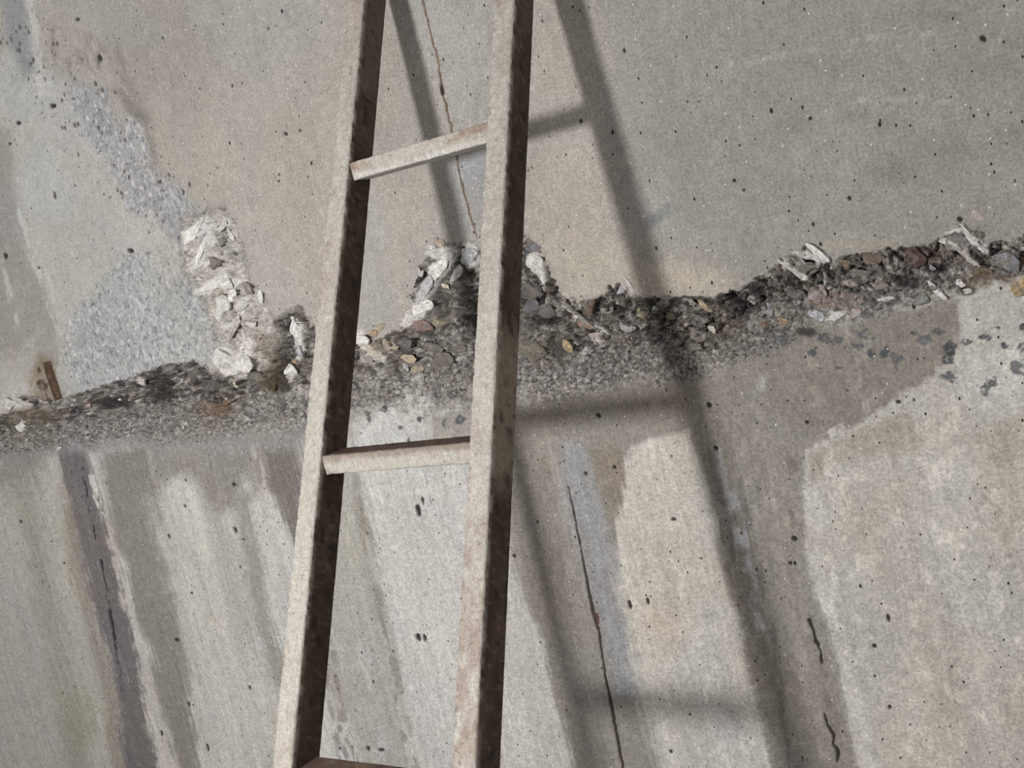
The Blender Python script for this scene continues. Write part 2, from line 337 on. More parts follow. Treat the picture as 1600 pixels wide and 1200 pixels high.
# --- right of the ladder
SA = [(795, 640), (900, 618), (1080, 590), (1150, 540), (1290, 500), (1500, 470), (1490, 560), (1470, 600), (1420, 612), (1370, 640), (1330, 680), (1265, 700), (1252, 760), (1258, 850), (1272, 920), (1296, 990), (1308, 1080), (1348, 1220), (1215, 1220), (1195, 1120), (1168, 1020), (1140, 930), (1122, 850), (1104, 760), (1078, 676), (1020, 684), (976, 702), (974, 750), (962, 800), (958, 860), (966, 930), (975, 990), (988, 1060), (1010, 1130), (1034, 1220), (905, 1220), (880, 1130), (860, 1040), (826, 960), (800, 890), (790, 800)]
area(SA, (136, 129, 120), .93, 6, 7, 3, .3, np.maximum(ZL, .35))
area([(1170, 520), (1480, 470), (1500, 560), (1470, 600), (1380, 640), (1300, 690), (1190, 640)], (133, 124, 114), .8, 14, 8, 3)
area([(866, 690), (915, 690), (950, 800), (968, 900), (980, 1000), (995, 1090), (960, 1090), (930, 980), (905, 870), (880, 780)], (146, 147, 149), .85, 10, 6, 2, .5, ZL)
area([(920, 700), (976, 700), (972, 790), (958, 850), (946, 800)], (134, 122, 107), .8, 8, 5, 2, .4, ZL)
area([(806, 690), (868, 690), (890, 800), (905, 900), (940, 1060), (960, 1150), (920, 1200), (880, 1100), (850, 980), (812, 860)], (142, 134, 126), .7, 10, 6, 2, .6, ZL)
stroke([(850, 720, 2), (866, 800, 3), (876, 880, 2), (890, 950, 1)], (118, 104, 94), .4, 6, 3, 2, broken=.2)
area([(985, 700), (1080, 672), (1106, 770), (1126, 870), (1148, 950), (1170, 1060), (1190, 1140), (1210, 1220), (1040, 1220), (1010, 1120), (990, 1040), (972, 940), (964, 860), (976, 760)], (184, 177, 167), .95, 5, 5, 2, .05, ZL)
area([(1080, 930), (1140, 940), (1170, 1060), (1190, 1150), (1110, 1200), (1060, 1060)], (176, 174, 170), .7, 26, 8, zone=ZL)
area([(1010, 950), (1060, 955), (1060, 1000), (1005, 990)], (184, 168, 156), .7, 14, 8)
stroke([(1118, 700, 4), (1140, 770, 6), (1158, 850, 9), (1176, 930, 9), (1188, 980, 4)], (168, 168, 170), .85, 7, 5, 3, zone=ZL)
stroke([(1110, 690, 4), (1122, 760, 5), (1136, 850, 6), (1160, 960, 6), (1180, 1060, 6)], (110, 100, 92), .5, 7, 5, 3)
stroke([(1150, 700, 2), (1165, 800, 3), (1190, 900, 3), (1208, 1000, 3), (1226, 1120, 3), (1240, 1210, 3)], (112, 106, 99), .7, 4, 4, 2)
stroke([(1200, 720, 1), (1215, 830, 2), (1240, 950, 2), (1262, 1060, 2), (1285, 1180, 2)], (170, 162, 152), .35, 4, 4, 2)
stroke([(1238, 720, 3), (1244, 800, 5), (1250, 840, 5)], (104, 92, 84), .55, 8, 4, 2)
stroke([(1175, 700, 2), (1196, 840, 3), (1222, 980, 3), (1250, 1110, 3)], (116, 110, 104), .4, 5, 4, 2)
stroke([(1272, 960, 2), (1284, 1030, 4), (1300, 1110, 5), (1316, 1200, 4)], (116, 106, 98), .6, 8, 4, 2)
stroke([(1266, 970, 2.5), (1271, 984, .8), (1274, 1000, 2.2), (1281, 1016, .8), (1284, 1035, 1.6)], (50, 45, 42), .95, 1.5, 2, 2.2, dig=.003, broken=0)
stroke([(1288, 1116, .6), (1294, 1134, 1.4), (1304, 1150, 2), (1303, 1162, .8), (1311, 1172, 2.2), (1309, 1190, .8)], (50, 45, 42), .95, 1.5, 2, 2.2, dig=.003, broken=0)
# bright face at the right, with its pale rims
area([(1262, 700), (1340, 660), (1440, 600), (1500, 540), (1560, 525), (1800, 480), (1800, 1240), (1350, 1240), (1330, 1120), (1300, 1010), (1282, 920), (1262, 850)], (178, 172, 163), 1, 5, 7, 3, .05, np.maximum(ZL, .8))
area([(1268, 704), (1360, 664), (1420, 640), (1450, 690), (1420, 706), (1300, 726), (1268, 760)], (164, 153, 141), .9, 8, 8, 3)
stroke([(1262, 704, 2), (1280, 686, 4), (1320, 664, 5)], (196, 190, 180), .9, 4, 4, 2)
stroke([(1350, 636, 7), (1390, 622, 9), (1420, 616, 5)], (178, 170, 160), .6, 6, 6, 4, broken=.2)
area([(1430, 700), (1560, 660), (1640, 660), (1640, 1000), (1540, 1100), (1440, 900)], (184, 179, 171), .7, 40, 20, 4, .5)
area([(1480, 560), (1540, 535), (1640, 520), (1640, 640), (1540, 660), (1490, 620)], (186, 182, 175), .85, 16, 10, 5)
stroke([(1286, 930, 5), (1310, 1000, 7), (1334, 1080, 9), (1360, 1170, 11), (1372, 1230, 11)], (196, 193, 187), .75, 9, 6, 6)
stroke([(1275, 860, 3), (1290, 930, 5)], (186, 182, 176), .6, 6, 4, 3)
stroke([(1274, 770, 4), (1282, 810, 8), (1290, 840, 4)], (192, 188, 182), .6, 8, 8, 6)
for P in ([(1410, 720, 6), (1440, 790, 10), (1470, 880, 10)], [(1500, 720, 8), (1520, 840, 14), (1540, 960, 12)], [(1390, 930, 6), (1410, 1040, 8), (1430, 1150, 10)]):
    stroke(P, (192, 188, 182), .5, 14, 14, 10, broken=.3)
for P in ([(1350, 780, 10), (1370, 900, 14), (1390, 1030, 12)], [(1470, 950, 14), (1490, 1100, 18)], [(1540, 700, 8), (1590, 860, 10)]):
    stroke(P, (166, 159, 149), .5, 18, 12, 5)
area([(1530, 680), (1600, 650), (1600, 720), (1560, 740)], (168, 152, 136), .4, 14, 10)
# left rubble halo, dark below the rubble
area([(830, 600), (1100, 570), (1090, 640), (880, 660), (815, 690)], (128, 118, 107), .7, 12, 8, 3)
# rough lower fringe of the rubble, left
area([(0, 690), (200, 686), (480, 668), (480, 700), (300, 704), (120, 704), (0, 720)], (138, 137, 136), .8, 10, 8, 5)
# cracks of the board joints below
stroke([(888, 760, .3), (896, 800, .6), (908, 860, .6), (916, 905, 1.5), (926, 955, 2.0), (936, 990, 1.2), (946, 1060, 1), (954, 1100, 2.0), (964, 1150, 1.6), (974, 1205, 1.4)], (62, 50, 42), .95, 1.3, 0, 1.4, dig=.003, broken=0)
stroke([(932, 960, 2.2), (936, 984, 2.2)], (92, 60, 46), .9, 1.6, 0, 1)

# --- rubble of the broken band
WH = (192, 187, 181)
wc = sstep(-6, 6, poly_sd(px+8*wn1+5*wf1, py+8*wn2+5*wf2, [(286, 336), (345, 322), (372, 352), (388, 420), (412, 468), (436, 520), (420, 575), (372, 596), (344, 540), (312, 470), (284, 410)]))
rubble = np.clip(inband+wc, 0, 1)
i = np.nonzero(rubble > .003)[0]
a_ = 0.62                                        # the fragments lie aslant
ud = (mmx[i]*math.cos(a_)-mmz[i]*math.sin(a_)); vd = (mmx[i]*math.sin(a_)+mmz[i]*math.cos(a_))
f1, f2, rc, ox, oy = cells(ud/26+.3*wf1[i], vd/17+.3*wf2[i], 1)
g1, g2, rg, gx, gy = cells(ud/9.5+.25*wf2[i], vd/6.8, 2)
h1, h2, rh_, hx, hy = cells(mmx[i]/4.5, mmz[i]/4.5, 3)
PAL = np.array([(72, 66, 62), (96, 88, 80), (118, 109, 99), (104, 99, 94), (134, 126, 116), (82, 74, 66), (146, 141, 136), (112, 96, 80), (58, 55, 54), (170, 164, 158), (124, 118, 112), (88, 84, 82)], float)
PALS = np.array([(64, 60, 57), (104, 97, 90), (128, 120, 111), (92, 84, 76), (154, 148, 142), (46, 44, 43), (112, 106, 101), (138, 124, 106), (84, 86, 90), (182, 178, 172)], float)
big = PAL[(rc[:, 2]*len(PAL)).astype(int)]; sml = PALS[(rg[:, 3]*len(PALS)).astype(int)]; tny = PALS[(rh_[:, 2]*len(PALS)).astype(int)]
uu = u[i]; low = sstep(.35, .75, uu)[:, None]
col = big*.36+sml*.44+tny*.20; col = (col-104)*1.4+108
colL = np.array((136, 131, 126))*.35+tny*.40+sml*.25; colL = (colL-110)*1.25+116
col = col*(1-low)+colL*low
oc = sstep(.74, .82, fbm(mmx[i]/90, mmz[i]/90, 4, 2)+.45)[:, None]; col = col*(1-.16*oc)+np.array((124, 104, 84))*.16*oc
gm = col.mean(1, keepdims=True); col = gm+(col-gm)*.72
grn = (sstep(.25, .5, fbm(mmx[i]/4.2, mmz[i]/4.2, 7, 3, .7))*.75)[:, None]; col = col*(1-grn)+np.array((44, 42, 40))*grn
grw = (sstep(.3, .55, fbm(mmx[i]/6+33, mmz[i]/5, 0, 3, .7))*.6)[:, None]; col = col*(1-grw)+np.array((172, 168, 163))*grw
w = wc[i][:, None]
colW = np.array(WH)*.52+np.array((10, 9, 8))+PALS[(rg[:, 4]*len(PALS)).astype(int)]*.25+PAL[(rc[:, 5]*len(PAL)).astype(int)]*.15+np.array((180, 172, 164))*.15
gw = (sstep(.22, .5, fbm(mmx[i]/8, mmz[i]/11, 5, 4, .7))*.55)[:, None]; colW = colW*(1-gw)+np.array((98, 91, 85))*gw
col = col*(1-w)+colW*w
C[i] = C[i]*(1-rubble[i][:, None])+col*rubble[i][:, None]
amp = (1-.75*low[:, 0])*(1-.35*wc[i])
tilt1 = (rc[:, 3]-.5)*ox*2.0+(rc[:, 4]-.5)*oy*2.0+(rc[:, 5]-.5)
tilt2 = (rg[:, 3]-.5)*gx*2.0+(rg[:, 5]-.5)*gy*2.0+(rg[:, 6]-.5)
Hr = .021*tilt1*amp+.0075*tilt2*(.45+.55*amp)+.0014*(rh_[:, 4]-.5)*2
Hr -= .008*(1-sstep(0, .16, f2-f1))*amp+.002*(1-sstep(0, .2, g2-g1))
H[i] += Hr*rubble[i]
for P in ([(672, 398, 6), (704, 396, 13), (696, 415, 12), (676, 440, 11), (668, 465, 10), (655, 484, 13), (636, 505, 8)], [(735, 388, 10), (738, 408, 12)], [(718, 425, 6), (712, 440, 5)],
          [(836, 400, 8), (840, 418, 10), (850, 440, 4)], [(315, 352, 8), (296, 372, 8)], [(326, 362, 5), (316, 392, 6), (312, 408, 7)], [(300, 420, 6), (330, 410, 5)], [(356, 345, 6), (352, 352, 5)], [(304, 456, 6), (330, 446, 8), (350, 434, 7), (362, 446, 8), (378, 440, 5)],
          [(345, 480, 9), (340, 490, 8)], [(383, 470, 7), (380, 488, 6)], [(352, 512, 5), (370, 504, 6)], [(350, 560, 20), (362, 575, 14), (382, 560, 10), (392, 540, 9), (386, 575, 8)], [(456, 516, 5), (468, 512, 6), (472, 540, 5), (468, 560, 5)], [(456, 582, 9), (452, 596, 6)],
          [(0, 640, 10), (20, 632, 8), (44, 634, 7)], [(1240, 392, 3), (1262, 398, 6), (1292, 404, 7)], [(1226, 408, 3), (1262, 432, 5)], [(1480, 366, 4), (1506, 358, 4), (1540, 388, 6)], [(1484, 380, 4), (1524, 408, 5)], [(880, 478, 2), (925, 502, 3), (950, 520, 2)],
          [(566, 520, 8), (575, 545, 8), (600, 560, 6)]):
    pad = max(p[2] for p in P)+20; k = box(P, pad)
    d, w = line_d(px[k]+5*wn1[k]+4*wf1[k], py[k]+5*wn2[k]+4*wf2[k], P)
    al = 1-sstep(-2.5, 2.5, d-w+2.5*fbm(mmx[k]/7, mmz[k]/7, 2, 4, .7)); 
    put(al*.9, (200, 196, 191), k); H[k] = H[k]*(1-al*.7)+al*.006*(1+.6*fbm(mmx[k]/14, mmz[k]/14, 3, 3))
for P, q_ in (([(576, 668, 16), (620, 650, 20), (664, 628, 16)], .8), ([(640, 574, 8), (650, 596, 10), (640, 618, 14)], .75), ([(1186, 580, 5), (1190, 600, 8), (1184, 618, 5)], .6), ([(448, 612, 5), (486, 616, 6)], .6), ([(60, 600, 4), (20, 612, 10), (0, 625, 10)], .6), ([(600, 560, 14), (580, 600, 10)], .5), ([(860, 480, 8), (880, 470, 5)], .5), ([(1330, 495, 20), (1290, 500, 14)], .35)):
    k = box(P, 50); d, w = line_d(px[k]+7*wn1[k]+6*wf1[k], py[k]+7*wn2[k]+6*wf2[k], P)
    al = (1-sstep(-10, 9, d-w))*sstep(-.25, .25, fbm(mmx[k]/9, mmz[k]/8, 6, 4, .7)+.1); put(al*q_, (192, 189, 185), k); H[k] += al*.0015
# deep pockets
for (cx, cy, r1, r2, dp) in ((250, 606, 26, 22, .03), (162, 632, 22, 9, .018), (186, 628, 16, 10, .018), (870, 545, 16, 20, .015), (848, 500, 30, 9, .02), (1155, 482, 20, 16, .014), (735, 502, 16, 14, .02), (965, 482, 14, 8, .016), (455, 512, 8, 12, .02), (443, 570, 14, 26, .012), (1180, 455, 18, 12, .012), (1080, 470, 36, 7, .014), (330, 596, 26, 8, .012), (368, 396, 6, 6, .014), (1462, 420, 20, 9, .01), (1510, 455, 16, 8, .008), (1420, 440, 22, 10, .008), (1260, 520, 20, 9, .006), (700, 470, 20, 10, .01), (440, 600, 16, 16, .012)):
    k = np.nonzero((abs(px-cx) < r1*1.7) & (abs(py-cy) < r2*1.7))[0]
    q = 1-sstep(.55, 1.25, np.hypot((px[k]-cx)/r1, (py[k]-cy)/r2)+.35*wf1[k]+.2*wn2[k])
    H[k] -= dp*q*.7; put(q*.7, (48, 45, 43), k)
for (cx, cy, r1, r2, c_) in ((700, 452, 34, 46, (112, 106, 101)), (870, 540, 30, 30, (98, 90, 82)), (430, 585, 22, 30, (86, 74, 54)), (335, 640, 30, 14, (110, 82, 62)), (1310, 470, 50, 16, (146, 124, 112)), (420, 540, 22, 22, (120, 110, 98)), (1440, 400, 30, 16, (96, 72, 66)), (1540, 440, 50, 14, (122, 100, 80)), (60, 650, 50, 16, (110, 92, 76)), (790, 500, 40, 40, (100, 94, 88)), (590, 545, 24, 14, (172, 160, 140))):
    k = np.nonzero((abs(px-cx) < r1*1.7) & (abs(py-cy) < r2*1.7))[0]
    q = (1-sstep(.5, 1.3, np.hypot((px[k]-cx)/r1, (py[k]-cy)/r2)+.4*wf1[k]+.3*wn2[k]))*rubble[k]
    put(q*.55, c_, k)
# dark blue pebbles polished flush with the face under the rubble, at the right and between the rails
r_ = random.Random(5)
peb = [(1350, 520, 14, 10), (1338, 540, 16, 6), (1448, 533, 14, 8), (1430, 520, 8, 4), (1470, 520, 12, 9), (1482, 545, 10, 12), (1480, 563, 10, 6), (1512, 533, 9, 5), (1540, 527, 12, 6), (1400, 560, 8, 12), (1382, 552, 9, 8), (1360, 553, 8, 6), (1275, 552, 12, 6), (1310, 532, 9, 6), (1290, 530, 9, 7), (1200, 555, 6, 6), (1224, 530, 16, 10), (1308, 575, 6, 5), (1485, 588, 10, 7), (1590, 575, 12, 9), (1600, 510, 10, 6), (1560, 512, 8, 4), (1570, 540, 6, 5), (1598, 540, 8, 8), (1545, 600, 12, 16), (1253, 480, 6, 5), (694, 660, 6, 7), (718, 656, 7, 6), (655, 655, 5, 5), (600, 640, 5, 5), (575, 650, 5, 8), (625, 668, 5, 6), (1006, 530, 10, 6), (1028, 598, 5, 5), (845, 555, 8, 8), (560, 632, 4, 4), (640, 690, 3, 6)]
for (cx, cy, r1, r2) in peb:
    k = np.nonzero((abs(px-cx) < r1*1.8) & (abs(py-cy) < r2*1.8))[0]
    q = 1-sstep(.6, 1.1, np.hypot((px[k]-cx)/r1, (py[k]-cy)/r2)+.9*wf1[k]+.7*wf2[k])
    q = q*sstep(-.55, .1, fbm(mmx[k]/5, mmz[k]/5, 7, 3, .7)+.1*r_.random()); t = r_.random(); put(q*.85, (62+26*t, 68+24*t, 76+20*t), k); H[k] -= .0015*q
# pock holes one can point at, the shade and dirt in them painted dark
pock = [(1536, 60, 5, 5), (1147, 282, 3, 3), (1266, 185, 3, 3), (1327, 310, 3, 4), (1162, 297, 2, 2), (1500, 343, 4, 4), (984, 945, 3, 7), (1012, 940, 3, 5), (1108, 633, 4, 4), (1118, 700, 4, 4), (1052, 812, 4, 3), (803, 869, 3, 3), (653, 797, 4, 9), (660, 783, 2, 7), (663, 997, 3, 6), (653, 996, 4, 6), (575, 1170, 3, 4), (595, 1172, 5, 3), (531, 1170, 2, 3), (365, 757, 3, 3), (367, 828, 3, 5), (380, 843, 2, 2), (263, 838, 2, 4), (288, 791, 2, 3), (299, 927, 2, 2), (324, 1168, 2, 7), (276, 1000, 4, 3), (295, 1100, 2, 4), (252, 1146, 2, 5), (390, 1075, 2, 4), (1388, 966, 3, 7), (1366, 1010, 4, 3), (1390, 1105, 3, 3), (1078, 1117, 2, 2), (1048, 1175, 3, 3), (935, 650, 4, 4), (915, 740, 3, 3), (960, 730, 3, 3), (1404, 628, 4, 3), (1261, 660, 3, 3), (1241, 842, 4, 4), (1235, 880, 3, 3), (82, 165, 5, 4), (28, 192, 4, 3), (85, 305, 2, 7), (15, 225, 3, 2), (203, 392, 5, 4), (446, 209, 3, 3), (468, 204, 2, 2), (436, 273, 2, 2), (435, 283, 2, 2), (120, 30, 4, 3), (155, 90, 4, 6), (362, 134, 2, 3), (550, 26, 2, 2), (8, 400, 3, 5), (60, 418, 2, 2), (32, 815, 2, 3), (100, 880, 2, 2), (700, 720, 4, 4)]
for (cx, cy, r1, r2) in pock:
    k = np.nonzero((abs(px-cx) < r1*2) & (abs(py-cy) < r2*2))[0]
    q = 1-sstep(.7, 1.2, np.hypot((px[k]-cx-(py[k]-cy)*.2)/r1, (py[k]-cy)/r2)+.3*wf1[k])
    put(q*.9, (46, 41, 38), k); H[k] -= .004*q
# fine dark pitting clustered around the spalls
k = np.nonzero((px > -50) & (px < 420) & (py > -50) & (py < 520))[0]
c1, c2, cr, _, _ = cells(mmx[k]/17, mmz[k]/22, 5)
near = sstep(70, 10, np.abs(poly_sd(px[k], py[k], [(20, 60), (160, 130), (250, 280), (330, 330), (300, 400), (160, 250), (90, 150)])))
q = sstep(.0, .10, .34*(cr[:, 6]**3)*near+.02*near-c1); put(q*.75, (74, 66, 60), k); H[k] -= .002*q

# overall unevenness of the concrete itself
up = (1-rubble)*(1-below); lo = below*(1-rubble)
lum = 1+up*(.055*MO+.065*MF+.02*ST)+lo*(.03*MO+(.070*ST+.055*ST2)*(1-.45*sstep(-.7, -.4, X))+.04*MF)+rubble*.05*MF
fl = fbm(mmx/22, mmz/34, 7, 4, .7)
lum += lo*.11*sstep(.1, .5, fl)*sstep(-1.2, -.4, X)+.02*wf1
lum *= 1+rough*.07*fbm(mmx/5, mmz/7, 0, 3)
C *= lum[:, None]
tint = fbm(mmx/170+7, mmz/170, 3, 3); C *= 1+tint[:, None]*np.array((.018, .0, -.022))
H += .0004*MF*(1-rubble)+.0045*rough*fbm(mmx/9, mmz/13, 1, 4)-.004*sstep(0, 1, rough)+.0003*ST2*lo
g_ = C.mean(1, keepdims=True); cool = sstep(-5, 3, C[:, 2]-C[:, 0])[:, None]; C = g_+(C-g_)*(.76-.46*cool)
C = np.clip(C, 12, 235)
ALB = 1.0
V = np.stack([X, rec-H, Z], 1)
nz, nx = GX.shape; ii = np.arange(nz-1)[:, None]*nx+np.arange(nx-1)[None, :]
F = np.stack([ii, ii+1, ii+nx+1, ii+nx], -1).reshape(-1, 4)
wall = mesh_obj('wall_back', V, F, M_CONC, None, lin(C)*ALB)
wall['kind'] = 'structure'
# wall thickness: a plain slab behind the weathered face
def slab(name, x0, x1, y0, y1, z0, z1, mat, col, kind='structure'):
    v = [(x, y, z) for x in (x0, x1) for y in (y0, y1) for z in (z0, z1)]
    f = [(0, 1, 3, 2), (4, 6, 7, 5), (0, 4, 5, 1), (2, 3, 7, 6), (0, 2, 6, 4), (1, 5, 7, 3)]
    o = mesh_obj(name, v, f, mat, None, np.tile(lin(col), (8, 1)), smooth=False); o['kind'] = kind; return o
slab('floor', -5.2, 2.2, -4.6, 0.3, FLOOR_Z-.1, FLOOR_Z, M_CONC, (132, 127, 120))

def surf(pxx, pyy):
    """the point of the weathered face seen at a pixel"""
    d = (px-pxx)**2+(py-pyy)**2; k = int(np.argmin(d)); return V[k]

# ------------------------------------------------------------------ larger stones and plaster lumps set in the broken band
import bmesh
_b = bmesh.new(); bmesh.ops.create_icosphere(_b, subdivisions=2, radius=1.0)
ICO_V = np.array([v.co[:] for v in _b.verts]); ICO_F = [tuple(v.index for v in f.verts) for f in _b.faces]; _b.free()
_b = bmesh.new(); bmesh.ops.create_icosphere(_b, subdivisions=4, radius=1.0)
ICO4_V = np.array([v.co[:] for v in _b.verts]); ICO4_F = [tuple(v.index for v in f.verts) for f in _b.faces]; _b.free()
def stone(cx, cy, a, b, ang, colour, depth=.35, sharp=True, label=None, seed=0, out=0.0):
    """a, b half sizes in picture pixels at that spot, turned by ang degrees (clockwise from right)"""
    R = np.random.default_rng(int(cx*7+cy*13+seed)); p0 = surf(cx, cy)
    ca, sa = math.cos(math.radians(ang)), math.sin(math.radians(ang))
    A = at(cx+a*ca, cy+a*sa)-at(cx, cy); B = at(cx-b*sa, cy+b*ca)-at(cx, cy)
    D = np.array([0, -1, 0])*depth*min(np.linalg.norm(A), np.linalg.norm(B))*1.3
    Q = ICO4_V.copy()
    if sharp:                                   # cut the lump by random planes: a broken stone
        for _ in range(14):
            n = R.normal(size=3); n /= np.linalg.norm(n); c = R.uniform(.42, .80)
            t = Q@n-c; Q -= np.outer(np.maximum(t, 0), n)
        Q *= 1.3
    Q += (.07 if colour[0] > 185 else .15)*np.stack([fbm(Q[:, 0]*2.1+R.random()*50, Q[:, 1]*2.1+Q[:, 2]*1.7, j, 3) for j in (0, 3, 5)], 1)
    V_ = p0+Q[:, :1]*A+Q[:, 1:2]*B+Q[:, 2:3]*D+np.array([0, -out, 0])
    colour = np.asarray(colour, float); colour = colour.mean()+(colour-colour.mean())*.62
    c = np.tile(colour, (len(V_), 1))*(1+.22*fbm(Q[:, 0]*3+cx, Q[:, 1]*3+Q[:, 2]*2, 2, 5, .7))[:, None]
    du = sstep(.0, .45, fbm(Q[:, 0]*2+cy, Q[:, 1]*2+Q[:, 2], 4, 4, .65)+(-.25 if colour.mean() > 165 else .12))[:, None]*.75    # cement dust still sticking to it
    c = c*(1-du)+np.array((122, 115, 107))*du*(1.3 if colour.mean() > 160 else 1)
    o = mesh_obj('embedded_stone', V_, ICO4_F, M_STONE, wall, lin(np.clip(c, 10, 235)), smooth=True)
    if label: o['label'] = label
    return o
W1, W2, GR, DK, OC, PK, BR, BL = (214, 209, 203), (196, 191, 186), (136, 131, 126), (80, 74, 70), (178, 148, 104), (166, 142, 130), (104, 78, 64), (128, 132, 138)
